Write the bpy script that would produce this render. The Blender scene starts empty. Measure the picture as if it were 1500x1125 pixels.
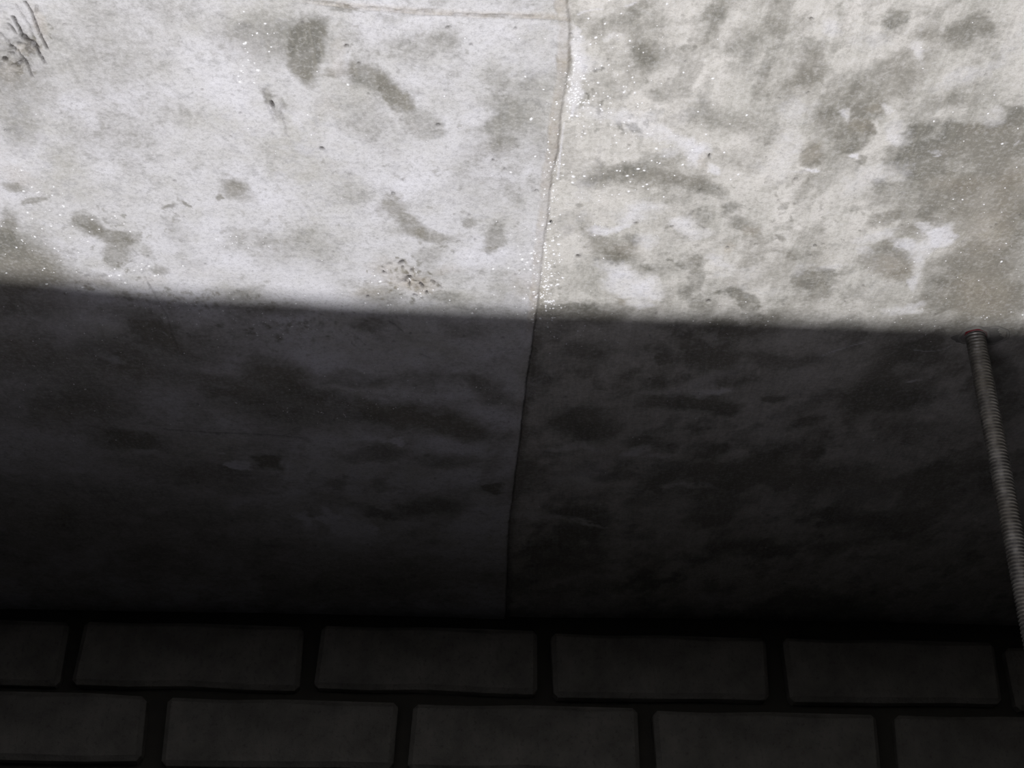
import bpy, bmesh, math, random
import numpy as np
from mathutils import Vector

# ------------------------------------------------------------------ camera, light, exposure
random.seed(4)
RNG = np.random.default_rng(7)
S = bpy.context.scene
Z0 = 2.30            # height of the camera above the floor of the room below (m)
H = 0.41             # height of the concrete slab above the camera
PITCH = math.radians(29.0)
FPX = 2000.0         # focal length for a 1500 px wide frame

cam_d = bpy.data.cameras.new('camera')
cam = bpy.data.objects.new('camera', cam_d)
S.collection.objects.link(cam)
cam.location = (0, 0, Z0)
cam.rotation_euler = (math.pi/2 + PITCH, 0, 0)
cam_d.sensor_width = 36.0
cam_d.lens = 36.0*FPX/1500.0
cam_d.clip_start = 0.005
cam_d.clip_end = 50
S.camera = cam

world = bpy.data.worlds.new('world'); S.world = world
world.use_nodes = True
world.node_tree.nodes['Background'].inputs[0].default_value = (0.6, 0.65, 0.8, 1)
world.node_tree.nodes['Background'].inputs[1].default_value = 0.01

def lamp(name, kind, loc, energy, color, **kw):
    d = bpy.data.lights.new(name, kind)
    d.energy = energy; d.color = color
    for k, v in kw.items(): setattr(d, k, v)
    o = bpy.data.objects.new(name, d); S.collection.objects.link(o)
    o.location = loc
    return o

def aim(o, target):
    o.rotation_euler = (Vector(target)-o.location).to_track_quat('-Z', 'Y').to_euler()

# torch held below the open hatch, shining up through it on to the slab
TORCH = Vector((-0.12, -0.05, Z0-1.10))
t = lamp('torch_light', 'SPOT', TORCH, 102.0, (1.0, 0.992, 0.985), shadow_soft_size=0.020, spot_size=math.radians(64), spot_blend=1.0)
aim(t, (-0.06, 0.55, Z0+H))
# added unseen area fill below the hatch, brightens the shadowed slab
f = lamp('unseen_fill_light', 'AREA', (-0.18, 0.01, Z0-0.62), 1.95, (0.94, 0.905, 0.985), shape='RECTANGLE', size=0.42, size_y=0.42)
aim(f, (-0.18, 0.01, Z0+H))

S.view_settings.view_transform = 'Standard'
S.view_settings.look = 'None'
S.view_settings.gamma = 1.0
S.view_settings.exposure = 0.0
S.view_settings.use_curve_mapping = False

# ------------------------------------------------------------------ helpers
def ray(u, v):
    x = (u-750.0)/FPX; y = (562.5-v)/FPX
    c, s = math.cos(PITCH), math.sin(PITCH)
    return np.array([x, c-y*s, s+y*c])
def slab_pt(u, v):
    """photo pixel -> (x, y) in metres on the underside of the slab"""
    r = ray(u, v)
    return (r*H/r[2])[:2]
WD, WM = 1.1521, 0.0549        # brick wall face: y = WD + WM*x

def tag(o, label=None, cat=None, group=None, kind=None):
    if label: o['label'] = label
    if cat: o['category'] = cat
    if group: o['group'] = group
    if kind: o['kind'] = kind
    return o
def link(o, parent=None):
    S.collection.objects.link(o)
    if parent: o.parent = parent
    return o
def from_bm(name, bm, mat, parent=None, smooth=False):
    me = bpy.data.meshes.new(name); bm.to_mesh(me); bm.free()
    if mat: me.materials.append(mat)
    if smooth:
        me.polygons.foreach_set('use_smooth', [True]*len(me.polygons))
    return link(bpy.data.objects.new(name, me), parent)
def add_box(bm, lo, hi):
    vs = [bm.verts.new((x, y, z)) for z in (lo[2], hi[2]) for y in (lo[1], hi[1]) for x in (lo[0], hi[0])]
    for f in ((0,2,3,1), (4,5,7,6), (0,1,5,4), (2,6,7,3), (0,4,6,2), (1,3,7,5)):
        bm.faces.new([vs[i] for i in f])
    return vs

class Nodes:
    def __init__(self, name):
        self.m = bpy.data.materials.new(name); self.m.use_nodes = True
        self.nt = self.m.node_tree; self.b = self.nt.nodes['Principled BSDF']
    def n(self, typ, **kw):
        nd = self.nt.nodes.new(typ)
        for k, v in kw.items(): setattr(nd, k, v)
        return nd
    def put(self, sock, v):
        if hasattr(v, 'is_output') or isinstance(v, bpy.types.NodeSocket): self.nt.links.new(v, sock)
        elif isinstance(v, (tuple, list)): sock.default_value = (*v, 1)[:len(sock.default_value)]
        else: sock.default_value = v
    def math(self, op, a, b=0.0, clamp=False):
        nd = self.n('ShaderNodeMath', operation=op, use_clamp=clamp)
        self.put(nd.inputs[0], a); self.put(nd.inputs[1], b)
        return nd.outputs[0]
    def noise(self, scale, detail=4, rough=0.55, vec=None, dist=0.0):
        nd = self.n('ShaderNodeTexNoise'); nd.inputs['Scale'].default_value = scale
        nd.inputs['Detail'].default_value = detail; nd.inputs['Roughness'].default_value = rough
        nd.inputs['Distortion'].default_value = dist
        if vec is not None: self.nt.links.new(vec, nd.inputs['Vector'])
        return nd.outputs['Fac']
    def remap(self, v, a, b, c=0.0, d=1.0):
        nd = self.n('ShaderNodeMapRange'); nd.clamp = True
        self.put(nd.inputs[0], v)
        for i, q in enumerate((a, b, c, d)): nd.inputs[i+1].default_value = q
        return nd.outputs[0]
    def mix(self, fac, a, b, mode='MIX'):
        nd = self.n('ShaderNodeMix', data_type='RGBA', blend_type=mode)
        self.put(nd.inputs['Factor'], fac); self.put(nd.inputs['A'], a); self.put(nd.inputs['B'], b)
        return nd.outputs['Result']
    def coords(self): return self.n('ShaderNodeTexCoord').outputs['Object']
    def mapping(self, vec, rot=(0,0,0), scale=(1,1,1)):
        nd = self.n('ShaderNodeMapping'); self.nt.links.new(vec, nd.inputs['Vector'])
        nd.inputs['Rotation'].default_value = rot; nd.inputs['Scale'].default_value = scale
        return nd.outputs[0]
    def bump(self, h, dist, strength=1.0, normal=None):
        nd = self.n('ShaderNodeBump'); nd.inputs['Distance'].default_value = dist
        nd.inputs['Strength'].default_value = strength; self.put(nd.inputs['Height'], h)
        if normal is not None: self.nt.links.new(normal, nd.inputs['Normal'])
        return nd.outputs[0]
    def done(self, color, rough=0.8, metal=0.0, normal=None, spec=0.3):
        self.put(self.b.inputs['Base Color'], color); self.put(self.b.inputs['Roughness'], rough)
        self.b.inputs['Metallic'].default_value = metal
        self.b.inputs['Specular IOR Level'].default_value = spec
        if normal is not None: self.nt.links.new(normal, self.b.inputs['Normal'])
        return self.m

def lin(r, g, b):
    return tuple(((c/255+0.055)/1.055)**2.4 if c > 10 else c/255/12.92 for c in (r, g, b))

# ------------------------------------------------------------------ numpy noise on the slab (metres)
_T = RNG.random((256, 256)).astype(np.float32)
def vnoise(x, y):
    xi = np.floor(x).astype(np.int64); yi = np.floor(y).astype(np.int64)
    fx = (x-xi).astype(np.float32); fy = (y-yi).astype(np.float32)
    fx = fx*fx*(3-2*fx); fy = fy*fy*(3-2*fy)
    a = _T[xi & 255, yi & 255]; b = _T[(xi+1) & 255, yi & 255]
    c = _T[xi & 255, (yi+1) & 255]; d = _T[(xi+1) & 255, (yi+1) & 255]
    return (a*(1-fx)+b*fx)*(1-fy) + (c*(1-fx)+d*fx)*fy
def fbm(x, y, freq, octaves=5, gain=0.5, off=0.0):
    """-1..1"""
    s = 0; a = 1; tot = 0
    for k in range(octaves):
        co, si = math.cos(0.7*k+off), math.sin(0.7*k+off)
        s = s + a*vnoise((x*co-y*si)*freq+17.3*k+off*31, (x*si+y*co)*freq+5.1*k+off*13)
        tot += a; a *= gain; freq *= 2.03
    return s/tot*2-1
def sstep(a, b, x):
    t = np.clip((x-a)/(b-a), 0, 1)
    return t*t*(3-2*t)

# seam between the two cast sections of the slab, x as a function of y
_sy = [p[1] for p in [slab_pt(*q) for q in ((831,0),(834,40),(833,61),(831,102),(820,172),(816,221),(807,253),(802,310),(795,368),(788,433),(780,500),(771,560),(757,680),(746,760),(742,870))]]
_sx = [p[0] for p in [slab_pt(*q) for q in ((831,0),(834,40),(833,61),(831,102),(820,172),(816,221),(807,253),(802,310),(795,368),(788,433),(780,500),(771,560),(757,680),(746,760),(742,870))]]
def seam_x(y):
    y = np.asarray(y, dtype=float)
    return np.interp(y, _sy, _sx) + np.clip(_sy[0]-y, 0, 9)*0.02 - np.clip(y-_sy[-1], 0, 9)*0.02

# ------------------------------------------------------------------ stains, broad darker areas and damage, read off the photo:
# (u, v, half-width, half-height, tilt deg, strength, edge softness)
DAMP_DARK = [
 # left section
 (442,70,33,52,4,.62,.35),(425,38,30,16,0,.3,.6),(390,60,50,42,0,.34,.8),(350,45,60,34,10,.22,.9),(452,112,18,16,0,.35,.5),
 (500,103,36,7,3,.35,.5),(545,108,42,20,8,.50,.5),(582,140,34,19,38,.62,.4),(568,118,24,18,30,.25,.5),(622,178,30,24,10,.34,.5),(520,185,45,16,5,.18,.7),
 (648,62,26,20,0,.24,.6),(336,270,26,14,0,.58,1.),(352,282,24,14,20,.38,1.),(390,142,9,13,-15,.6,.6),(399,165,6,18,-15,.45,.7),(412,150,6,12,0,.4,.7),(30,385,80,34,22,.5,.9),(8,395,40,60,0,.5,.9),(120,405,60,12,10,.35,.9),(20,120,50,70,0,.35,.9),(312,281,5,6,0,.6,.5),(575,305,20,18,40,.48,.7),(600,330,34,16,35,.50,.6),(632,345,30,11,10,.50,.7),(665,345,26,9,-5,.2,.7),  # includes broad soft entries that darken the lower left
 (683,322,14,10,20,.42,.6),(728,345,20,19,-30,.45,.5),(722,362,12,9,0,.35,.5),(730,112,22,22,0,.28,.6),(770,118,24,8,-30,.22,.6),(735,150,20,8,10,.22,.6),
 (745,175,46,26,0,.26,.7),(735,208,34,18,-10,.32,.6),(790,200,24,40,0,.16,.7),(508,250,60,20,0,.06,.8),(505,285,45,16,0,.14,.8),
 (755,285,14,18,0,.22,.7),(632,375,22,14,0,.30,.7),(652,435,24,9,10,.45,.6),(560,432,38,14,0,.38,.7),(625,400,50,14,5,.18,.8),(478,380,16,14,0,.18,.8),
 (750,425,38,16,0,.18,.7),(745,400,22,10,0,.15,.7),
 (128,326,26,16,20,.52,.6),(160,345,38,15,22,.55,.6),(190,345,16,14,0,.40,.6),(165,375,20,22,30,.42,.6),(230,398,20,9,0,.50,.7),(215,370,14,12,40,.25,.6),
 (245,303,11,5,-20,.6,.5),(272,299,8,2.5,25,.8,.5),(290,388,22,10,0,.22,.7),(365,345,40,14,10,.20,.8),(395,352,18,8,0,.22,.7),(255,335,26,16,20,.20,.8),
 (20,270,26,9,10,.5,.6),(45,288,26,6,-10,.5,.5),(10,335,22,36,0,.55,.6),(55,375,52,36,28,.42,.7),(25,400,48,24,10,.55,.6),(88,405,30,14,15,.25,.7),(30,190,34,40,0,.3,.8),
 (18,90,36,60,0,.30,.8),(60,110,60,50,0,.25,.9),(150,200,120,40,30,.18,.9),(400,20,34,12,0,.2,.8),(495,8,30,6,0,.5,.6),(360,420,20,8,0,.25,.6),
 (510,50,14,16,0,.14,.8),(585,60,26,12,0,.18,.8),(540,155,70,30,0,.10,.9),(515,60,60,30,0,.08,.9),
 # right section
 (935,86,28,26,0,.52,.9),(945,68,38,36,0,.36,.9),(925,112,34,22,-20,.32,.8),(930,30,60,26,0,.28,.9),(860,30,30,26,0,.22,.9),(965,140,26,10,20,.30,.7),(985,110,30,50,0,.12,.9),
 (1048,25,18,26,10,.36,.7),(1040,55,12,22,10,.30,.7),(1085,66,26,22,-10,.44,.9),(1128,75,14,56,12,.28,.8),(1112,125,14,34,14,.30,.8),(1128,45,20,50,0,.12,.9),
 (1030,160,34,24,10,.32,.9),(1060,170,40,26,0,.24,.9),(1090,180,34,22,-10,.30,.9),(1085,230,40,18,0,.20,.9),(1120,200,26,34,0,.16,.9),
 (1195,92,29,30,10,.48,.5),(1185,115,20,16,0,.25,.6),(1318,22,16,14,0,.55,.5),(1325,36,10,9,0,.25,.5),(1360,15,30,8,0,.22,.7),
 (1405,52,26,20,-30,.62,.6),(1437,34,24,22,-30,.50,.6),(1445,52,18,12,0,.30,.7),(1440,70,26,14,30,.22,.7),(1300,120,66,24,-8,.24,.6),(1330,95,30,16,0,.12,.8),
 (895,250,54,17,-6,.52,.8),(860,262,28,14,0,.34,.8),(955,258,56,18,3,.50,.8),(1010,266,44,14,10,.52,.7),(1045,278,26,9,15,.4,.6),(975,232,34,12,0,.30,.8),(900,240,34,8,0,.16,.8),
 (845,303,7,5,0,.5,.8),(842,325,32,16,10,.26,.8),(870,345,26,12,30,.28,.7),(895,362,38,17,8,.36,.6),(930,350,14,7,0,.4,.7),(905,375,24,10,10,.22,.7),(862,385,30,34,0,.15,.9),(900,372,26,10,0,.1,.9),
 (1074,305,16,11,5,.48,.6),(1095,330,22,13,20,.40,.6),(1106,345,10,10,0,.45,.6),(1082,330,20,8,0,.2,.8),(980,345,40,26,0,.08,.9),
 (1024,382,14,10,-20,.42,.6),(1020,408,13,20,15,.44,.6),(1006,425,12,14,0,.44,.6),(1000,392,12,6,0,.35,.6),(1022,444,14,13,20,.42,.5),(1065,428,26,5,-8,.36,.5),(1100,442,20,14,12,.50,.3),(1085,434,20,9,10,.42,.4),
 (1048,436,30,8,0,.15,.8),(944,440,10,18,0,.25,.7),(980,440,10,22,0,.20,.7),
 (1210,190,40,24,-30,.30,.7),(1220,172,36,10,-25,.32,.6),(1250,205,38,22,-14,.55,.4),(1275,192,16,12,0,.48,.4),(1268,165,18,12,-10,.38,.6),(1188,228,20,22,10,.52,.5),(1225,225,36,16,-20,.35,.7),(1265,238,14,6,-30,.45,.5),
 (1398,185,22,12,-10,.42,.5),(1345,195,20,10,-10,.40,.5),(1380,205,58,28,0,.48,.35),(1345,235,48,28,-10,.50,.35),(1430,215,60,36,0,.48,.4),(1485,190,34,36,0,.55,.4),(1475,240,60,40,0,.50,.5),
 (1380,270,60,32,0,.42,.5),(1435,285,66,40,-10,.46,.5),(1485,310,50,50,0,.44,.5),(1398,140,14,9,-10,.42,.6),(1390,150,20,8,0,.2,.8),
 (1305,288,30,22,-20,.28,.7),(1345,310,42,22,-10,.42,.4),(1300,322,26,9,-10,.48,.35),(1335,340,26,10,0,.42,.5),(1375,318,30,20,0,.36,.5),(1420,340,30,40,0,.34,.6),
 (1300,385,38,27,15,.46,.4),(1316,362,20,14,0,.32,.4),(1318,405,22,14,20,.35,.4),(1395,395,46,26,-12,.46,.4),(1440,380,50,34,0,.42,.5),(1480,400,50,60,0,.46,.5),(1400,430,60,30,0,.32,.5),(1455,440,60,34,0,.42,.6),(1470,475,40,24,0,.35,.6),(1420,470,36,16,-20,.25,.6),
 (1180,413,20,16,20,.50,.3),(1212,413,18,14,-10,.48,.35),(1195,430,24,14,10,.42,.4),(1196,400,20,8,0,.35,.5),(1200,345,24,16,0,.20,.8),(1203,332,14,8,0,.28,.7),(1146,349,9,5,0,.45,.5),(1148,370,24,8,0,.28,.6),(1160,377,7,5,0,.4,.5),(1193,372,18,8,-10,.22,.6),(1137,287,5,4,0,.5,.6),(1148,303,8,5,0,.42,.6),
 (1290,440,34,20,0,.14,.7),(1350,450,36,14,0,.18,.7),(1265,305,18,6,0,.25,.7),(1290,275,16,6,10,.30,.6),
 (883,160,4,8,0,.5,.5),(912,187,6,7,0,.55,.5),(930,191,7,6,0,.55,.5),(948,184,7,4,-20,.5,.5),(932,173,7,4,0,.4,.6),(889,146,4,3,0,.5,.5),(861,141,5,3,0,.5,.6),(873,103,4,3,0,.5,.6),(882,88,4,3,0,.4,.6),(855,200,5,5,0,.3,.6),(1003,71,6,5,0,.35,.6),(1018,74,4,5,0,.35,.6),(985,340,5,4,0,.4,.6),(904,398,6,4,0,.4,.5),(915,399,5,4,0,.45,.5),(985,383,5,5,0,.5,.5),(952,390,6,5,0,.35,.5),(930,356,7,5,0,.4,.6),(874,378,6,4,0,.4,.6),
 # section of slab beyond the shadow line
 (110,590,210,90,6,.40,1.),(120,760,300,90,4,.55,1.),(40,500,110,60,0,.4,1.),(520,840,300,50,0,.35,1.),(60,440,90,24,6,.45,.7),(215,520,110,30,16,.45,.8),(360,580,150,26,12,.35,.8),(560,605,170,24,8,.45,.8),(200,462,60,16,15,.35,.7),(230,485,40,22,20,.6,.6),(290,505,60,22,14,.45,.6),(120,520,120,26,8,.30,.8),(400,545,60,24,12,.6,.8),(330,560,60,20,10,.55,.6),(470,578,70,14,10,.5,.8),(560,595,80,20,6,.6,.8),(640,612,70,20,10,.55,.8),(700,630,50,16,8,.5,.8),  # first entries are broad and soft, darkening the far left and bottom
 (420,450,40,12,0,.4,.6),(545,470,36,14,0,.55,.6),(680,478,30,12,0,.4,.7),(620,550,60,14,0,.35,.7),(690,555,22,14,20,.5,.8),(722,575,36,22,20,.5,.8),(510,550,60,12,0,.5,.6),
 (830,455,50,12,0,.5,.4),(880,468,30,10,0,.45,.5),(860,515,40,20,0,.45,.7),(790,548,20,14,0,.55,.6),(970,525,14,8,0,.8,.5),(1030,520,60,14,0,.5,.6),(1085,490,40,10,0,.45,.6),(1150,525,70,12,0,.5,.6),(1000,590,70,16,0,.6,.6),(1130,588,20,7,0,.85,.5),(1060,600,40,12,0,.7,.6),(860,620,60,26,0,.6,.7),(1290,580,90,30,0,.45,.8),(1350,520,60,20,0,.5,.7),
 (1180,620,40,14,-10,.65,.6),(1080,685,60,18,0,.6,.6),(1330,630,60,24,0,.45,.8),(1060,710,40,8,0,.8,.5),(1000,690,60,14,0,.5,.7),(1150,700,50,18,-10,.5,.7),(960,650,40,10,0,.5,.7),(1460,600,50,60,0,.4,.9),(1250,700,60,30,0,.5,.8),
 (730,711,13,10,0,.8,.6),(490,702,18,9,10,.5,.8),(565,705,18,8,0,.4,.8),(395,672,24,14,0,.8,.6),(200,640,70,16,10,.6,.7),(90,600,90,26,0,.4,.8),(300,690,100,26,6,.5,.8),(640,740,60,14,0,.5,.7),(560,745,40,8,10,.6,.6),(540,660,60,14,0,.5,.7),(660,670,60,12,0,.5,.7),
 (845,750,30,10,0,.6,.6),(790,700,30,20,0,.45,.8),(900,700,30,8,0,.5,.7),(1050,760,50,10,0,.4,.7),
]
LIME = [
 (430,410,70,34,0,.55,.9),(330,400,60,26,0,.40,.9),(480,440,60,20,0,.6,.9),(420,300,80,40,0,.30,1.),(560,240,90,34,0,.30,1.),(375,175,60,40,0,.30,1.),(440,180,18,16,0,.5,.8),(480,200,50,18,0,.25,1.),
 (640,270,60,20,0,.28,1.),(700,300,60,26,0,.30,1.),(680,368,24,14,0,.5,.7),(640,215,60,30,0,.28,1.),(505,95,20,24,0,.45,.6),(570,40,60,22,0,.3,.9),(650,25,60,12,0,.35,.8),(760,40,60,14,0,.35,.8),(770,90,40,30,0,.25,.9),(690,170,30,12,0,.5,.7),(600,100,30,24,0,.22,.9),
 (340,140,50,26,0,.22,1.),(150,400,30,14,0,.5,.6),(120,350,26,10,20,.3,.7),(205,418,50,9,6,.5,.6),(260,390,60,20,0,.30,.9),(30,245,26,16,0,.4,.7),(75,330,26,14,30,.35,.8),
 (845,120,13,52,4,.75,.7),(838,70,8,40,2,.6,.6),(855,100,26,22,0,.35,.9),(895,55,22,8,-10,.5,.8),(880,165,30,12,0,.4,.8),(920,175,50,14,8,.55,.8),(970,195,50,12,10,.50,.8),(1012,212,36,14,18,.65,.8),(1025,225,18,22,30,.75,.7),(1048,248,12,10,0,.8,.6),(990,222,30,8,0,.4,.8),
 (900,338,32,5,-14,1.0,.5),(925,322,26,14,-20,.50,.8),(955,300,30,12,0,.45,.8),(880,340,18,6,10,.7,.5),(940,310,50,20,0,.3,.9),(950,355,24,12,0,.35,.8),(905,392,28,14,10,.55,.6),(925,415,40,22,10,.75,.6),(945,425,34,18,0,.6,.6),(935,447,24,8,0,.6,.6),(900,400,14,10,0,.3,.6),
 (1010,330,24,12,-5,.55,.8),(1030,340,26,8,0,.35,.8),(1060,385,24,9,30,.45,.7),(1100,405,30,16,-30,.25,.9),(1062,400,20,10,0,.3,.8),(1120,430,30,12,0,.3,.9),
 (1215,40,24,16,0,.40,.9),(1280,55,40,22,0,.28,.9),(1350,70,15,16,0,.50,.8),(1420,110,50,14,-14,.35,.9),(1310,160,9,8,0,.6,.7),(1240,170,11,10,0,.6,.7),(1170,160,30,26,0,.35,.9),(1150,210,26,30,0,.40,.9),(1130,250,30,22,0,.30,.9),
 (1190,252,14,3,-6,.9,.5),(1253,231,8,5,0,.9,.5),(1320,200,18,22,-20,.40,.7),(1315,205,10,14,0,.4,.7),(1450,175,22,20,-20,.40,.7),(1310,255,40,16,-20,.28,.8),(1260,270,40,20,-30,.28,.9),
 (1285,348,34,10,-8,.45,.5),(1300,340,20,6,0,.3,.6),(1330,358,20,8,10,.65,.4),(1355,370,26,14,-40,.55,.5),(1385,347,20,14,-25,.95,.45),(1360,335,14,6,0,.4,.6),(1345,390,18,12,-40,.50,.5),(1338,415,10,12,0,.45,.5),(1270,370,14,10,0,.4,.7),(1325,450,36,9,-8,.55,.7),(1345,455,16,5,0,.5,.6),(1215,395,24,8,-10,.35,.7),(1175,395,20,14,-20,.25,.8),(1378,227,8,3,0,.9,.5),(1380,220,14,3,0,.5,.5),
 # beyond the shadow line
 (354,680,20,6,10,1.6,.6),(345,676,12,5,0,.8,.6),(584,641,13,7,15,1.6,.6),(556,640,16,5,0,.5,.6),(437,752,12,6,0,.7,.6),(460,755,10,4,0,.5,.6),(482,756,18,8,20,1.3,.6),(512,773,28,8,8,1.2,.6),(545,772,12,10,30,1.0,.6),(440,757,14,8,0,1.0,.6),(536,788,12,4,20,.6,.6),(650,648,22,7,10,.5,.7),(695,655,20,6,0,.3,.7),(845,655,50,7,0,.30,.7),(935,660,24,7,0,.5,.7),(960,670,16,4,0,.4,.6),
 (1045,573,30,7,-12,.7,.7),(1060,568,12,4,-10,.6,.6),(1030,560,60,12,-20,.3,.8),(470,520,50,22,0,.35,.8),(610,520,60,16,0,.20,.9),(410,465,50,8,0,.3,.8),(420,506,50,14,10,.25,.9),(700,600,34,16,0,.25,.9),(630,600,30,6,10,.35,.6),(320,560,40,10,14,.2,.8),(160,515,30,8,20,.4,.8),(75,640,24,6,10,.35,.7),(100,680,24,6,10,.3,.7),(210,655,20,5,10,.5,.7),(318,656,10,4,0,.5,.6),(130,693,26,5,15,.35,.7),(475,545,20,8,10,.2,.9),
 (860,700,60,16,0,.22,.9),(800,755,60,6,5,.30,.7),(870,765,30,4,20,.4,.6),(640,800,70,8,10,.25,.8),(1010,715,50,5,2,.3,.7),(1250,720,50,30,0,.12,1.),(1330,560,16,3,0,.5,.5),(960,572,30,6,0,.25,.8),(760,845,60,10,0,.15,.9),(870,848,60,10,0,.18,.9),(1060,880,90,10,0,.12,.9),(1130,640,60,14,0,.14,.9),
]
WARM = [  # rusty, sandy tint
 (590,405,46,22,15,.75,.8),(620,415,30,14,10,.55,.7),(660,395,26,8,0,.40,.8),(540,425,30,12,0,.45,.8),(495,80,12,28,0,.40,.7),(500,100,30,12,0,.35,.8),(480,150,20,20,0,.25,.8),
 (45,70,16,9,20,.9,.7),(30,255,26,12,30,.55,.8),(55,35,10,30,-15,.7,.7),(25,100,20,20,0,.4,.8),(1450,330,60,60,0,.5,.9),(1440,430,60,40,0,.5,.9),(1490,260,40,30,0,.45,.9),(1310,395,34,20,0,.5,.7),(1265,190,26,16,0,.4,.8),(1185,225,20,20,0,.45,.8),(1400,265,50,14,0,.4,.8),
 (770,415,30,26,0,.30,.9),(790,440,12,24,0,.35,.8),(1066,365,6,10,0,.7,.7),(1035,233,8,12,10,.6,.6),(910,443,5,7,0,.7,.6),(905,365,40,14,0,.35,.9),(1205,380,18,40,20,.25,.9),(1100,340,14,10,0,.4,.7),(140,410,26,8,0,.3,.8),(225,412,20,6,0,.3,.8),(290,400,50,8,0,.15,.9),(1440,190,50,12,0,.2,.9),(1290,160,16,8,0,.35,.7),(905,520,120,40,0,.0,1.),
]
# dark pits: (u, v, half-width, half-height, tilt)
PITS = [(657,38,4,1.8,-10),(642,181,3.2,2.2,0),(472,215,3.6,2.2,15),(576,282,2.6,1.8,20),(722,234,1.6,1.3,0),(740,247,1.8,1.4,0),(786,278,2,1.6,0),(1038,441,3.6,1.9,-8),(1189,28,2.8,1.8,10),(1183,136,3,1.4,-40),(1194,360,2.2,1.8,0),(1138,350,1.5,1.2,0),
 (932,327,2.6,1.6,0),(847,375,3.4,2,0),(807,326,2.2,2.6,0),(984,332,3,1.3,-30),(539,433,2,1.8,0),(563,398,3.2,2,35),(588,383,4.6,2.4,-28),(601,404,2.4,2.6,0),(603,394,1.6,1.8,0),(618,417,2,4.8,-30),(636,412,1.6,5,-55),(608,431,3.4,1.4,10),(625,427,1.6,3,20),(590,390,2,2,0),(1004,91,1.5,1.4,0),(922,213,1.6,1.3,0),(980,116,1.3,1.2,0),(1039,229,1.8,4,20),(1066,363,2.2,1.8,0),(399,151,2.6,6,-15),
 (8,84,4,4,0),(20,68,5,2.6,30),(36,53,3,2.4,0),(600,414,1.6,4,0),(1166,262,2.8,1,-5),(1206,358,1.4,1,0),(696,349,1.4,1.2,0),(1123,212,1.5,1,-30),(720,210,1.2,1,0),(526,91,2,1.6,0),(508,65,3,2,0),(540,136,1.4,1.2,0),(1026,278,2.6,1,-8),(1052,277,1.8,1,0),(1108,358,2,1.2,0),(690,64,2,1.6,0),(755,40,1.8,1.6,0),(1122,268,1.4,1,0),(1011,315,1.3,1,0),(1016,310,1.3,1,0),(836,50,2,1.6,0)]
# dark cracks: (points, width px, depth)
CRACKS = [([(20,22),(28,38),(35,52),(44,60),(50,61),(56,74),(66,92)],1.5,1.0),([(34,50),(41,57),(48,61),(53,68)],3.2,1.2),([(13,32),(24,47)],1.3,.8),([(38,0),(47,14),(54,36),(62,54),(70,70)],1.2,.9),([(24,4),(33,18),(43,34),(50,52)],1.0,.45),
 ([(20,95),(26,94),(31,90)],1.6,.8),([(28,70),(34,82),(40,92),(48,112)],1.1,.7),([(2,48),(12,58),(20,68)],1.3,.6),([(55,6),(54,16)],1.4,.5),([(386,132),(391,150),(400,170),(404,178)],1.2,.5),([(411,150),(415,170),(420,196),(424,199)],1.1,.5),
 ([(195,365),(203,374)],1.5,.5),([(209,393),(214,408),(230,436),(246,462),(252,482),(262,505)],1.0,.4),([(240,625),(330,630),(390,632),(450,637)],1.4,.7),([(500,430),(540,440)],.6,.2),([(570,468),(590,482)],1.2,.7),([(615,515),(630,522)],1.4,.7),([(1040,402),(1068,396)],1.0,.35),([(1024,330),(1034,336)],1.2,.4),([(632,410),(642,416),(646,420)],1.4,.8),
 ([(645,190),(632,192)],1.3,.35),([(560,8),(600,14),(640,12)],1.2,.5),([(620,22),(700,20),(740,24)],1.0,.5),([(500,6),(530,10)],1.0,.4),([(380,598),(410,604)],.8,.5)]
# pale hair lines of lime
LINES = [([(1205,519),(1225,512),(1250,505),(1268,501)],1.2,.8),([(1340,512),(1365,514),(1384,511),(1394,505)],1.0,.8),([(848,22),(855,18),(868,15),(882,14)],1.4,.9),([(916,10),(926,7),(932,3)],1.2,.8),([(838,170),(840,150),(842,135),(838,120)],1.6,.9),([(846,85),(843,70),(845,40)],1.4,.6),([(826,180),(821,225),(817,262)],1.2,.6),([(1130,252),(1200,250)],1.0,.4),([(1485,212),(1493,205)],1.0,.9),([(240,482),(246,487)],1.0,.6),([(1300,645),(1330,652)],1.0,.3),([(860,570),(900,573)],1.0,.25)]

# ------------------------------------------------------------------ the slab mesh
cP, sP = math.cos(PITCH), math.sin(PITCH)
v_rows = np.linspace(905, -60, 620)
y_rows = np.array([slab_pt(750, v)[1] for v in v_rows])[::-1]          # near -> far
y_rows = np.concatenate([np.linspace(-1.25, y_rows[0]-0.03, 14), y_rows, [1.20, 1.24, 1.30]])
c_in = np.linspace(-900, 900, 980)/FPX
outer = np.array([0.47, 0.52, 0.62, 0.8, 1.1, 1.5])
c_all = np.concatenate([-outer[::-1], c_in, outer])
NR, NC = len(y_rows), len(c_all)
width = np.clip(y_rows, 0.36, 2)*cP + H*sP
X = c_all[None, :]*width[:, None]
k_out = 1.35/np.abs(X[:, -1])
edge = (np.abs(c_all) > 0.455)
q = np.zeros(NC); q[edge] = (np.abs(c_all[edge])-0.45)/(1.5-0.45)
X = X*(1+(k_out[:, None]-1)*q[None, :])
Y = np.repeat(y_rows[:, None], NC, axis=1)
x = X.ravel(); y = Y.ravel(); N = x.size

WA = 1+1.6*sstep(.62, .95, y)
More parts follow.
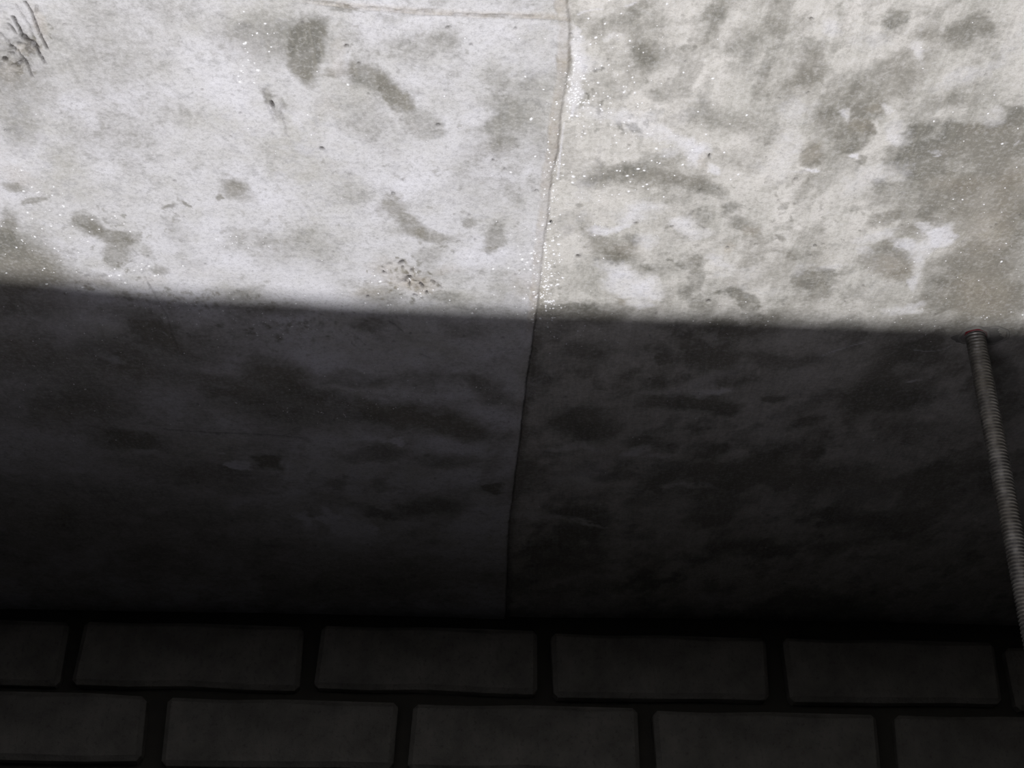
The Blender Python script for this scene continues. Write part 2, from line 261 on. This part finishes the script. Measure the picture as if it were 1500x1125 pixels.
# warp so that every stain gets a ragged outline
wx = x + WA*0.0070*fbm(x, y, 42, 6, .64, .3) + 0.0015*fbm(x, y, 380, 3, .6, 1.9)
wy = y + WA*0.0080*fbm(x, y, 42, 6, .64, 1.1) + 0.0020*fbm(x, y, 380, 3, .6, 2.7)
wx2 = x + 0.0004*fbm(x, y, 420, 3, .6, .9)
wy2 = y + 0.0006*fbm(x, y, 420, 3, .6, 1.7)
big = fbm(x, y, 14, 5, .6, .5)
mid = fbm(x, y, 70, 5, .62, 2.2)
fine = fbm(x, y, 330, 4, .65, 3.1)

def blob(field, u, v, a, b, tilt, s, soft, px=None, py=None, mode='add'):
    px = wx if px is None else px; py = wy if py is None else py
    c = slab_pt(u, v)
    J = np.stack([slab_pt(u+.5, v)-slab_pt(u-.5, v), slab_pt(u, v+.5)-slab_pt(u, v-.5)], axis=1)
    Ji = np.linalg.inv(J)
    R = 1.6*max(a, b)*np.linalg.norm(J, 2)
    idx = np.nonzero((np.abs(x-c[0]) < R+.02) & (np.abs(y-c[1]) < R+.02))[0]
    dx = px[idx]-c[0]; dy = py[idx]-c[1]
    du = Ji[0,0]*dx+Ji[0,1]*dy; dv = Ji[1,0]*dx+Ji[1,1]*dy
    t = math.radians(tilt); ct, st = math.cos(t), math.sin(t)
    r = np.sqrt(((du*ct+dv*st)/a)**2 + ((-du*st+dv*ct)/b)**2)
    g = s*(1-sstep(1-soft*.9, 1+soft*.45, r))
    if mode == 'add':      # soft union
        field[idx] = 1-(1-np.clip(field[idx], 0, 1))*(1-np.clip(g, 0, .97))
    else:
        field[idx] = np.maximum(field[idx], g)

def stroke(field, pts, wpx, s, soft=1.3, px=None, py=None):
    px = wx2 if px is None else px; py = wy2 if py is None else py
    P = [slab_pt(*p) for p in pts]
    for p, q_, uv in zip(P[:-1], P[1:], pts[:-1]):
        w = wpx*(slab_pt(uv[0]+1, uv[1])[0]-slab_pt(uv[0], uv[1])[0])*1.15
        lo = np.minimum(p, q_)-4*w-.002; hi = np.maximum(p, q_)+4*w+.002
        idx = np.nonzero((x > lo[0]) & (x < hi[0]) & (y > lo[1]) & (y < hi[1]))[0]
        d = q_-p; L2 = max(float(d@d), 1e-12)
        t = np.clip(((px[idx]-p[0])*d[0]+(py[idx]-p[1])*d[1])/L2, 0, 1)
        r = np.hypot(px[idx]-p[0]-t*d[0], py[idx]-p[1]-t*d[1])/w
        field[idx] = np.maximum(field[idx], s*(1-sstep(.6, .6+soft, r)))

damp_shade = np.zeros(N); lime = np.zeros(N); warm = np.zeros(N); dark = np.zeros(N); pits = np.zeros(N)
for b_ in DAMP_DARK: blob(damp_shade, *b_)
for b_ in LIME: blob(lime, *b_)
# cloudy damp mottling over the whole slab, heavier to the right and away from the hatch
xr, yr = x*.92+y*.38, y*.92-x*.38
cl1 = fbm(xr*1.0, yr*.55, 20, 6, .60, 8.3); cl2 = fbm(xr, yr*.7, 55, 6, .62, 9.1); cl3 = fbm(x, y*.8, 34, 6, .62, 12.4)
rgt = sstep(-.001, .002, x-seam_x(y)); farr = sstep(.60, .72, y)
keep = 1-np.clip(lime*1.6, 0, 1)
cloud = .34*sstep(.02, .40, cl1)*(.55+.45*rgt+.2*farr) + .26*sstep(.05, .35, cl2)*(.45+.55*rgt+.1*farr) + .26*sstep(.06, .26, cl3)*(.35*rgt+.15*farr)
cloud += farr*rgt*.20
damp_shade = 1-(1-damp_shade)*(1-np.clip(cloud*keep, 0, .8))
lime = 1-(1-lime)*(1-.5*sstep(.15, .5, -cl1)*(.5+.5*sstep(-.2, .3, cl2))*(1-.5*rgt))
for b_ in WARM: blob(warm, *b_)
for (u, v, a, b_, tl) in PITS: blob(pits, u, v, a*1.15, b_*1.15, tl, 1.0, .5, x, y, 'max')
for k_, (pts, w, s) in enumerate(CRACKS): stroke(dark, pts, w, s if k_ < 9 else s*.6)
for pts, w, s in LINES: stroke(lime, pts, w, s)
dark = np.maximum(dark, 0)
# scattered small pin holes over the whole slab
for _ in range(420):
    u = RNG.uniform(-60, 1560); v = RNG.uniform(-20, 880)
    r_ = RNG.uniform(.8, 1.7)
    blob(pits, u, v, r_*RNG.uniform(1, 1.6), r_, RNG.uniform(-40, 40), RNG.uniform(.25, .7), .8, x, y, 'max')
# patches of small dark flecks on the honeycombed and scaly areas
for cu, cv, su, sv, n_, st in ((595,408,28,14,60,.55),(300,440,70,14,110,.4),(640,260,90,40,80,.28),(420,330,60,40,70,.22),(900,400,60,40,60,.35),(230,330,60,20,50,.35),(870,140,36,40,40,.3),(1200,280,80,60,60,.3),(30,90,24,30,40,.5),(540,60,60,24,50,.28),(740,150,50,60,60,.22),(440,480,80,14,60,.4),(1060,330,60,60,60,.25),(150,410,50,20,40,.35)):
    for _ in range(n_):
        r_ = RNG.uniform(1.2, 3.4)
        blob(damp_shade, RNG.normal(cu, su), RNG.normal(cv, sv), r_*RNG.uniform(1, 2.0), r_, RNG.uniform(-60, 60), st*RNG.uniform(.5, 1.2), .6)

sx = seam_x(y) + 0.0007*fbm(x, y, 60, 4, .6, 4.2)
ds = x-sx                                            # + right of the seam, - left
far = sstep(.63, .70, y)
seam_w = 0.0040 + 0.0008*mid
bead = (1-sstep(0.0, 0.0016, np.abs(ds+seam_w*.5)-seam_w*.5))      # mortar squeezed out on the left lip
seamline = (1-sstep(.0003, .0010, np.abs(ds-0.0002+.0003*fine)))
# the short seam near the top of the picture, left section only
cu = [slab_pt(*p) for p in ((440,-2),(500,4),(560,10),(620,15),(700,19),(760,20),(832,23))]
cx = [p[0] for p in cu]; cy = [p[1] for p in cu]
hy = np.interp(x, cx, cy) + 0.0006*fbm(x, y, 90, 3, .6, 5.)
hmask = sstep(cx[0]-.004, cx[0]+.012, x)*(ds < 0)
hs = (1-sstep(.0006, .0030, np.abs(y-hy)+.0008*fine))*hmask
hline = (1-sstep(.0002, .0009, np.abs(y-hy+.0006*mid)))*hmask*sstep(-.1, .35, mid)

# relief (metres, up = into the slab)
z = 0.0009*big + 0.00030*mid + 0.00009*fine
z -= 0.0022*(1-sstep(-.0006, .0008, ds))*(0.35+0.65*far)            # left section sits lower
z -= (0.0007+.0008*np.clip(mid, -.6, 1))*bead*(1-.5*far)
z += (0.0003+.0007*far)*seamline
z -= (0.0006+.0008*fine)*hs
z += 0.0007*hline
z += 0.0016*pits + 0.0016*np.clip(dark, 0, 1)
z -= 0.0005*lime*np.clip(.4+mid, 0, 1)
honey = np.zeros(N)
for b_ in ((597,405,34,18,20,1.,.8),(560,395,20,8,10,.7,.8),(25,75,40,30,30,1.,.8),(140,410,40,12,10,.5,.8),(395,145,12,26,-15,.5,.8),(270,450,60,14,8,.3,.9)): blob(honey, *b_)
z += 0.0016*honey*fbm(x, y, 230, 3, .6, 6.3)
# long trowel humps on the part beyond the hatch
z += 0.0014*fbm(x*.6+y*.35, y*1.2, 17, 3, .5, 7.)*far
edge_fade = ((x > -1.2) & (x < 1.2)).astype(float)
z *= edge_fade

limes = np.clip(lime*(.55+.45*np.clip(mid*1.4+.4, 0, 1.2)), 0, 1)
warmth = np.clip(np.maximum(warm*(.7+.5*mid), bead*(.7-.55*far)*(.5+.9*np.clip(mid+.3,0,1))*(.7+.6*np.clip(fine+.3,0,1))), 0, 1)
warmth = np.clip(np.maximum(warmth, hs*(.55+.6*fine)), 0, 1)
damp_shade = np.clip(damp_shade + .5*far*(ds > 0)*(1-sstep(0, .007, ds)), 0, 1)  # shade of the seam step painted into the mask, right side, far part
grime = np.clip(np.maximum(np.maximum(pits, np.clip(dark, 0, 1)), np.maximum(seamline*(.12+.5*np.clip(mid,0,1)+.5*far), hline*(.3+.5*np.clip(mid,-.5,1)))) + .75*honey*sstep(.18, .5, fbm(x, y, 230, 3, .6, 6.3)), 0, 1)
side = sstep(-.001, .002, ds)                         # 0 left section, 1 right section

def write_attr(me, name, a):
    at = me.attributes.new(name, 'FLOAT', 'POINT')
    at.data.foreach_set('value', np.ascontiguousarray(a, dtype=np.float32))

# --- material of the slab: masks choose between concrete, damp with painted seam shade, lime, sand and grime
def concrete_material():
    m = Nodes('stained_concrete'); co = m.coords()
    at = {}
    for k in ('damp_shade', 'lime', 'warm', 'grime', 'side'):
        nd = m.n('ShaderNodeAttribute', attribute_name=k); at[k] = nd.outputs['Fac']
    n1 = m.noise(22, 6, .62, co); n2 = m.noise(150, 6, .68, co, .3); n3 = m.noise(900, 3, .6, co)
    # trowel strokes on the right section
    st = m.mapping(co, rot=(0, 0, math.radians(-24)), scale=(1.0, .10, 1.0))
    n4 = m.noise(560, 3, .55, st); n5 = m.noise(60, 5, .6, m.mapping(co, rot=(0, 0, math.radians(-24)), scale=(1.0, .3, 1.0)))
    left = m.mix(m.remap(n1, .35, .65), lin(197, 195, 192), lin(226, 225, 231))
    left = m.mix(m.remap(n2, .52, .66, 0, .55), left, lin(176, 175, 177))
    right = m.mix(m.remap(n5, .34, .66), lin(193, 190, 184), lin(224, 220, 216))
    right = m.mix(m.remap(n2, .54, .68, 0, .40), right, lin(170, 168, 158))
    right = m.mix(m.remap(n4, .40, .62, 0, .30), right, lin(232, 229, 224))
    base = m.mix(at['side'], left, right)
    dcol = m.mix(m.remap(n1, .4, .6), lin(122, 120, 113), lin(143, 139, 131))
    dcol = m.mix(m.remap(n4, .45, .65, 0, .35), dcol, lin(160, 156, 146))
    dval = m.math('ADD', at['damp_shade'], m.math('MULTIPLY', m.math('SUBTRACT', n2, .5), .55))
    dval = m.math('MULTIPLY', m.remap(dval, .0, .72), m.remap(at['damp_shade'], 0, .12))
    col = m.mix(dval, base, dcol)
    lval = m.math('MULTIPLY', m.remap(m.math('ADD', at['lime'], m.math('MULTIPLY', m.math('SUBTRACT', n2, .5), .9)), .05, .85), m.remap(at['lime'], 0, .10))
    col = m.mix(m.math('MULTIPLY', lval, .78), col, lin(240, 239, 247))
    col = m.mix(m.math('MULTIPLY', at['warm'], .62), col, m.mix(m.remap(n2, .4, .6), lin(150, 133, 112), lin(196, 184, 164)))
    col = m.mix(m.remap(n3, .66, .74, 0, .35), col, lin(96, 94, 92))
    col = m.mix(m.math('MULTIPLY', at['grime'], .93), col, lin(44, 38, 36))
    # fine grain of the cement skin: pale and grey flecks
    n6 = m.noise(430, 5, .75, co, .2); n7 = m.noise(1500, 3, .7, co)
    col = m.mix(m.remap(n6, .50, .66, 0, .30), col, lin(120, 119, 118))
    col = m.mix(m.remap(n6, .50, .36, 0, .22), col, lin(238, 237, 240))
    col = m.mix(m.remap(n7, .45, .7, 0, .22), col, lin(130, 128, 126))
    h = m.math('ADD', m.math('MULTIPLY', n2, .8), m.math('MULTIPLY', n3, .35))
    h = m.math('ADD', h, m.math('MULTIPLY', m.math('MULTIPLY', n4, .55), at['side']))
    rough = m.remap(dval, 0, 1, .86, .62)
    return m.done(col, rough, 0, m.bump(h, .0009, .55), .25)
M_CONC = concrete_material()

def build_slab():
    zz = Z0+H+z
    ii = np.arange(NR*NC).reshape(NR, NC)
    a = ii[:-1, :-1].ravel(); b = ii[:-1, 1:].ravel(); c = ii[1:, 1:].ravel(); d = ii[1:, :-1].ravel()
    quads = np.stack([a, d, c, b], axis=1)                        # normals face down
    nb = 8
    x0, x1, y0, y1 = -1.35, 1.35, -1.25, 1.30
    top = [(xx, yy, h) for h in (Z0+H+.004, Z0+H+.16) for yy in (y0, y1) for xx in (x0, x1)]
    co = np.concatenate([np.stack([x, y, zz], axis=1), np.array(top)])
    bq = np.array([(0,2,3,1), (4,5,7,6), (0,1,5,4), (2,6,7,3), (0,4,6,2), (1,3,7,5)])+N
    faces = np.concatenate([quads, bq])
    me = bpy.data.meshes.new('ceiling')
    me.vertices.add(len(co)); me.vertices.foreach_set('co', co.astype(np.float32).ravel())
    me.loops.add(faces.size); me.loops.foreach_set('vertex_index', faces.astype(np.int32).ravel())
    me.polygons.add(len(faces)); me.polygons.foreach_set('loop_start', np.arange(0, faces.size, 4, dtype=np.int32))
    me.update(calc_edges=True)
    sm = np.ones(len(faces), dtype=bool); sm[-6:] = False
    me.polygons.foreach_set('use_smooth', sm)
    pad = np.zeros(8)
    for k, arr in (('damp_shade', damp_shade), ('lime', limes), ('warm', warmth), ('grime', grime), ('side', side)):
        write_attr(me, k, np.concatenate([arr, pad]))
    me.materials.append(M_CONC)
    return tag(link(bpy.data.objects.new('ceiling', me)), kind='structure')
slab = build_slab()

# height of the slab's underside at a photo pixel, for things stuck to it
row_y = y_rows
def slab_z(px, py):
    r = int(np.clip(np.searchsorted(row_y, py), 1, NR-1))
    cidx = int(np.clip(np.searchsorted(X[r], px), 1, NC-1))
    return Z0+H+z[r*NC+cidx]

# ------------------------------------------------------------------ white lime beads on the slab (uncountable)
def build_beads():
    CL = [(842,130,9,30,70,1.0,2.6),(850,150,20,18,50,1.0,2.4),(800,395,9,26,120,.8,2.6),(795,440,14,18,60,.8,2.2),(808,290,7,40,50,.8,2.2),(815,240,6,20,24,.8,2.0),(770,390,22,26,26,.9,2.8),
          (900,100,50,60,46,.9,2.2),(960,200,60,60,34,.9,2.4),(930,250,60,22,24,1.0,2.8),(905,165,30,26,24,.9,2.2),(870,300,26,30,22,.8,2.0),(375,55,22,22,14,1.0,2.4),(368,92,16,16,8,1.2,3.0),(352,352,22,6,14,.9,1.8),
          (40,320,40,60,60,.9,2.4),(130,330,50,16,18,.9,2.2),(180,398,40,10,22,.9,2.6),(410,474,40,8,34,.8,1.8),(60,520,70,60,50,.8,1.9),(280,450,60,12,40,.7,1.7),(220,520,90,60,34,.7,1.6),(560,570,50,20,30,.7,1.6),(715,565,14,8,10,.8,1.8),(480,600,50,12,24,.7,1.6),
          (800,480,60,16,40,.7,1.8),(1450,300,50,120,50,.7,1.9),(1400,400,60,50,24,.7,1.7),(1250,470,120,10,24,.7,1.5),(690,190,110,110,26,.8,1.9),(1050,470,60,10,16,.7,1.5),(640,460,60,14,24,.7,1.7),(600,420,50,22,20,.8,1.8),(900,600,300,90,60,.6,1.3),(440,170,60,60,12,.8,1.8)]
    FIX = [(840,259,3.6),(839,268,2.6),(765,378,3.6),(778,173,3.4),(812,172,2.2),(379,101,3.2),(360,61,3.0),(373,119,2.2),(977,6,2.6),(923,60,2.6),(919,257,2.6),(921,280,2.8),(1468,209,2.6),(557,411,3.0),(510,122,2.8),(817,416,3.2),(818,357,3.0),(784,228,2.4),(942,272,2.2),(1368,177,2.2),(175,402,3.6),(930,136,2.4),(876,121,3.0),(1410,292,2.0),(1467,383,2.4),(1498,461,2.4),(914,135,2.6),(873,56,2.8)]
    pts = []
    for u, v, su, sv, n_, a, b in CL:
        for _ in range(n_):
            pts.append((RNG.normal(u, su), RNG.normal(v, sv), 1.12*(a+(b-a)*RNG.random()**1.9)))
    pts += FIX
    V = []; F = []
    for u, v, r in pts:
        if not (-40 < u < 1540 and -20 < v < 860): continue
        cx_, cy_ = slab_pt(u, v)
        R = r*.62*float(slab_pt(u+1, v)[0]-slab_pt(u, v)[0])*1.3
        z0 = slab_z(cx_, cy_)
        k0 = len(V); n_ = 7; ph = random.random()*6; el = random.uniform(1, 1.6); th = random.random()*3.14
        for ring, (rr, dz) in enumerate(((1.0, .0002), (.72, -.45*R))):
            for i in range(n_):
                a = ph+2*math.pi*i/n_; q_ = rr*R*random.uniform(.8, 1.15)
                ex, ey = math.cos(a)*q_*el, math.sin(a)*q_
                V.append((cx_+ex*math.cos(th)-ey*math.sin(th), cy_+ex*math.sin(th)+ey*math.cos(th), z0+dz))
        V.append((cx_, cy_, z0-.62*R)); top = len(V)-1
        for i in range(n_):
            j = (i+1) % n_
            F.append((k0+i, k0+n_+i, k0+n_+j, k0+j)); F.append((k0+n_+i, top, k0+n_+j))
    me = bpy.data.meshes.new('lime_beads'); me.from_pydata(V, [], F)
    me.polygons.foreach_set('use_smooth', [True]*len(F))
    m = Nodes('lime_bead'); me.materials.append(m.done((.93, .93, .95), .35, 0, None, .6))
    return tag(link(bpy.data.objects.new('lime_beads', me), slab), 'tiny white mineral beads', kind='stuff')
build_beads()

# ------------------------------------------------------------------ brick wall at the far end of the void
def brick_material():
    m = Nodes('grey_cement_brick'); co = m.coords()
    rnd = m.n('ShaderNodeObjectInfo').outputs['Random']
    n1 = m.noise(30, 5, .6, co); n2 = m.noise(300, 4, .65, co)
    c = m.mix(m.remap(n1, .35, .65), lin(150, 148, 143), lin(186, 183, 177))
    c = m.mix(m.remap(n2, .55, .7, 0, .5), c, lin(112, 110, 106))
    c = m.mix(m.math('MULTIPLY', rnd, .35), c, lin(134, 132, 127))
    return m.done(c, .92, 0, m.bump(m.math('ADD', n2, n1), .0016, .7), .2)
def mortar_material(name='wall_mortar', a=(92, 90, 86), b=(112, 109, 103)):
    m = Nodes(name); co = m.coords()
    n1 = m.noise(60, 5, .6, co)
    return m.done(m.mix(n1, lin(*a), lin(*b)), .95, 0, m.bump(n1, .003, .8), .15)
M_BRICK = brick_material(); M_MORT = mortar_material()
ang = math.atan(WM)
wall = from_bm('wall_back', (lambda bm: (add_box(bm, (-1.35, .014, -.55), (1.35, .20, H+.0)), bm)[1])(bmesh.new()), M_MORT)
wall.location = (0, WD, Z0); wall.rotation_euler = (0, 0, ang)
tag(wall, kind='structure')
def brick_mesh(k):
    r = random.Random(50+k)
    bm = bmesh.new()
    add_box(bm, (-.0960, 0, -.0280), (.0960, .09, .0280))
    bmesh.ops.subdivide_edges(bm, edges=[e for e in bm.edges if abs(e.verts[0].co.x-e.verts[1].co.x) > .1 and e.verts[0].co.y < .01], cuts=3)
    for v in bm.verts:
        if v.co.y < .02:
            v.co.x += r.uniform(-.0022, .0022); v.co.z += r.uniform(-.0014, .0014); v.co.y += r.uniform(-.0008, .0008)
    sharp = [e for e in bm.edges if len(e.link_faces) == 2 and e.calc_face_angle() > .8]
    bmesh.ops.bevel(bm, geom=sharp, offset=.004, segments=1, affect='EDGES')
    me = bpy.data.meshes.new('brick'); bm.to_mesh(me); bm.free(); me.materials.append(M_BRICK)
    return me
BR = [brick_mesh(k) for k in range(5)]
row_h = .0655; top_z = .3915
for row in range(9):
    zc = top_z-.028-row*row_h
    s0 = .0282 if row % 2 == 0 else .1148
    pitch = .2035 if row % 2 == 0 else .2075
    for i in range(-7, 7):
        s = s0 + pitch*(i+.5)
        if abs(s) > 1.30: continue
        o = bpy.data.objects.new('brick', BR[random.randrange(5)]); link(o, wall)
        dz = -.0045*s/.45
        o.location = (s+random.uniform(-.0012, .0012), random.uniform(-.0025, .0025), zc+dz+random.uniform(-.0015, .0015))
        o.rotation_euler = (random.uniform(-.012, .012), random.uniform(-.006, .006)+.010, random.uniform(-.012, .012))
        o.scale = (pitch/.2035*.985, 1, 1)

# ------------------------------------------------------------------ the other sides of the void and the board with the hatch
M_SIDE = mortar_material('rough_render', (120, 118, 112), (142, 139, 132))
for nm, lo, hi in (('wall_left', (-1.47, -1.25, Z0-.55), (-1.35, 1.3, Z0+H)), ('wall_right', (1.35, -1.25, Z0-.55), (1.47, 1.3, Z0+H)), ('wall_near', (-1.47, -1.37, Z0-.55), (1.47, -1.25, Z0+H))):
    bm = bmesh.new(); add_box(bm, lo, hi)
    tag(from_bm(nm, bm, M_SIDE), kind='structure')
def board():
    m = Nodes('plasterboard'); co = m.coords(); n = m.noise(40, 4, .6, co)
    mat = m.done(m.mix(n, lin(62, 62, 64), lin(84, 84, 86)), .9, 0, m.bump(n, .001, .4), .2)
    zt = Z0-.15; zb = zt-.0095
    # unseen far lip of the hatch, shaped to lay the shadow edge on the slab
    k = .094; HL, HR, HN = -.36, .34, -.40
    tx, ty, fr = TORCH.x, TORCH.y, (-.15+1.10)/(H+1.10)
    lip = []
    for u, v in ((-120,403),(0,414),(70,419),(130,425),(200,433),(260,439),(400,446),(560,454),(780,462),(1000,470),(1250,479),(1500,488),(1620,493)):
        p = slab_pt(u, v-13+4*max(u, 0)/1500); lip.append((tx+(p[0]-tx)*fr, ty+(p[1]-ty)*fr))
    lip = [(HL, lip[0][1]-.012)] + [p for p in lip if HL+.01 < p[0] < HR-.01] + [(HR, lip[-1][1]+.010)]
    near = [(p[0], HN+k*p[0]) for p in lip]
    bm = bmesh.new(); n_ = len(lip)
    def row(pts, z_): return [bm.verts.new((p[0], p[1], z_)) for p in pts]
    outf = [(p[0], 1.02) for p in lip]; outn = [(p[0], -1.25) for p in lip]
    lay = {}
    for z_ in (zt, zb):
        lay[z_] = [row(outn, z_), row(near, z_), row(lip, z_), row(outf, z_)]
        L_ = row([(-1.35, -1.25), (-1.35, 1.02)], z_); R_ = row([(1.35, -1.25), (1.35, 1.02)], z_)
        on, ne, li, of = lay[z_]
        fs = []
        for i in range(n_-1):
            fs.append((on[i], on[i+1], ne[i+1], ne[i])); fs.append((li[i], li[i+1], of[i+1], of[i]))
        fs.append((L_[0], on[0], ne[0], li[0], of[0], L_[1])); fs.append((on[-1], R_[0], R_[1], of[-1], li[-1], ne[-1]))
        for f_ in fs: bm.faces.new(f_ if z_ == zt else f_[::-1])
    A, B = lay[zt], lay[zb]
    for i in range(n_-1):
        bm.faces.new((A[1][i], A[1][i+1], B[1][i+1], B[1][i])); bm.faces.new((A[2][i+1], A[2][i], B[2][i], B[2][i+1]))
    for e in (0, -1): bm.faces.new((A[1][e], A[2][e], B[2][e], B[1][e]))
    return tag(from_bm('suspended_ceiling', bm, mat), kind='structure')
board()

# ------------------------------------------------------------------ threaded hanger rod
def rod():
    rx, ry = slab_pt(1428, 490)
    ztop = slab_z(rx, ry)
    root = bpy.data.objects.new('threaded_rod', None); link(root)
    root.location = (rx, ry, Z0-.15)
    root.empty_display_size = .02
    tag(root, 'dark ribbed steel threaded rod hanging from the concrete slab at the right', 'rod')
    L = ztop-(Z0-.15)+.004
    pitch, R0, R1, seg, per = .0021, .0049, .0057, 28, 6
    n = int(L/pitch*per)
    V = []; F = []
    prof = [0, .45, 1, 1, .45, 0]
    for i in range(n+1):
        for j in range(seg):
            a = 2*math.pi*j/seg
            ph = (i/per + j/seg) % 1.0
            w = 1-abs(2*ph-1); w = min(1, max(0, (w-.15)/.6))
            r = R0+(R1-R0)*w
            V.append((r*math.cos(a), r*math.sin(a), L*i/n))
    for i in range(n):
        for j in range(seg):
            k = (j+1) % seg
            F.append((i*seg+j, i*seg+k, (i+1)*seg+k, (i+1)*seg+j))
    F.append(tuple(range(seg-1, -1, -1))); F.append(tuple(n*seg+j for j in range(seg)))
    me = bpy.data.meshes.new('rod_shaft'); me.from_pydata(V, [], F)
    me.polygons.foreach_set('use_smooth', [True]*len(F))
    m = Nodes('dull_zinc_steel'); co = m.coords(); n1 = m.noise(180, 4, .6, co); n2 = m.noise(30, 3, .6, co)
    c = m.mix(m.remap(n1, .4, .65), lin(120, 118, 116), lin(165, 163, 160))
    c = m.mix(m.remap(n2, .45, .65, 0, .5), c, lin(124, 118, 106))
    me.materials.append(m.done(c, .48, .55, None, .5))
    link(bpy.data.objects.new('rod_shaft', me), root)
    hz = ztop-(Z0-.15)
    # plastic sleeve of the cast-in anchor: a red collar round the rod
    def ring(name, r_in, r_out, z_lo, z_hi, mat, wob=0.0, cx=0, cy=0, sx_=1, a0=0, a1=2*math.pi, seg=40):
        bm = bmesh.new(); rings = []
        full = abs(a1-a0) > 6.2
        cnt = seg if full else seg+1
        for j in range(cnt):
            a = a0+(a1-a0)*j/seg
            w = 1+wob*math.sin(3*a+1)+wob*.6*math.sin(7*a)
            rm = (r_in+r_out)/2; rt = (r_out-r_in)/2; hm = (z_lo+z_hi)/2; ht = (z_hi-z_lo)/2
            loop = []
            for q_ in range(8):
                b = 2*math.pi*q_/8
                rr = (rm+rt*math.cos(b))*w
                loop.append(bm.verts.new((cx+rr*math.cos(a)*sx_, cy+rr*math.sin(a), hm+ht*math.sin(b))))
            rings.append(loop)
        for j in range(cnt if full else cnt-1):
            A = rings[j]; B = rings[(j+1) % cnt]
            for q_ in range(8):
                bm.faces.new((A[q_], A[(q_+1) % 8], B[(q_+1) % 8], B[q_]))
        if not full:
            bm.faces.new(rings[0]); bm.faces.new(rings[-1][::-1])
        bmesh.ops.recalc_face_normals(bm, faces=bm.faces)
        return from_bm(name, bm, mat, root, True)
    mr = Nodes('red_plastic'); red = mr.done(lin(120, 34, 44), .5, 0, None, .4)
    mg = mortar_material('cement_rim', (120, 118, 114), (160, 158, 154))
    tag(ring('anchor_sleeve', .0056, .0072, hz-.0012, hz+.004, red, .02), 'dark red plastic collar')
    tag(ring('cement_rim', .0070, .0094, hz-.0016, hz+.002, mg, .05, cx=-.0006), 'grey crusty rim around the rod')
    tag(ring('cement_rim', .0088, .0108, hz-.0013, hz+.002, mg, .05, cx=.0095, cy=.001, sx_=1.0, a0=-1.9, a1=1.75), 'half ring of cement beside the rod')
    # lumpy smear of filler left round the anchor
    bm = bmesh.new(); V = []
    rr_ = random.Random(3); nA, nR = 36, 6
    prof_out = [.0085+.005*abs(math.sin(a*1.5+.6))*(1 if math.sin(a) > 0 else .45)+rr_.uniform(-.001, .001) for a in [2*math.pi*i/nA for i in range(nA)]]
    rings = []
    for r_i in range(nR+1):
        fr = .35+.65*r_i/nR; loop = []
        for i in range(nA):
            a = 2*math.pi*i/nA; rr = prof_out[i]*fr
            px, py = .0035+rr*math.cos(a)*1.3, .001+rr*math.sin(a)*1.0
            gz = slab_z(rx+px, ry+py)-(Z0-.15)
            hgt = -.0011*(1-fr**3)+rr_.uniform(-.00025, .00025)
            loop.append(bm.verts.new((px, py, gz+(.0006 if r_i == nR else hgt))))
        rings.append(loop)
    for A, B in zip(rings[:-1], rings[1:]):
        for i in range(nA):
            j = (i+1) % nA
            bm.faces.new((A[i], B[i], B[j], A[j]))
    bm.faces.new(rings[0])
    bmesh.ops.recalc_face_normals(bm, faces=bm.faces)
    tag(from_bm('filler_patch', bm, mortar_material('grey_filler', (112, 110, 108), (142, 140, 136)), root, True), 'grey smear of filler around the anchor')
rod()
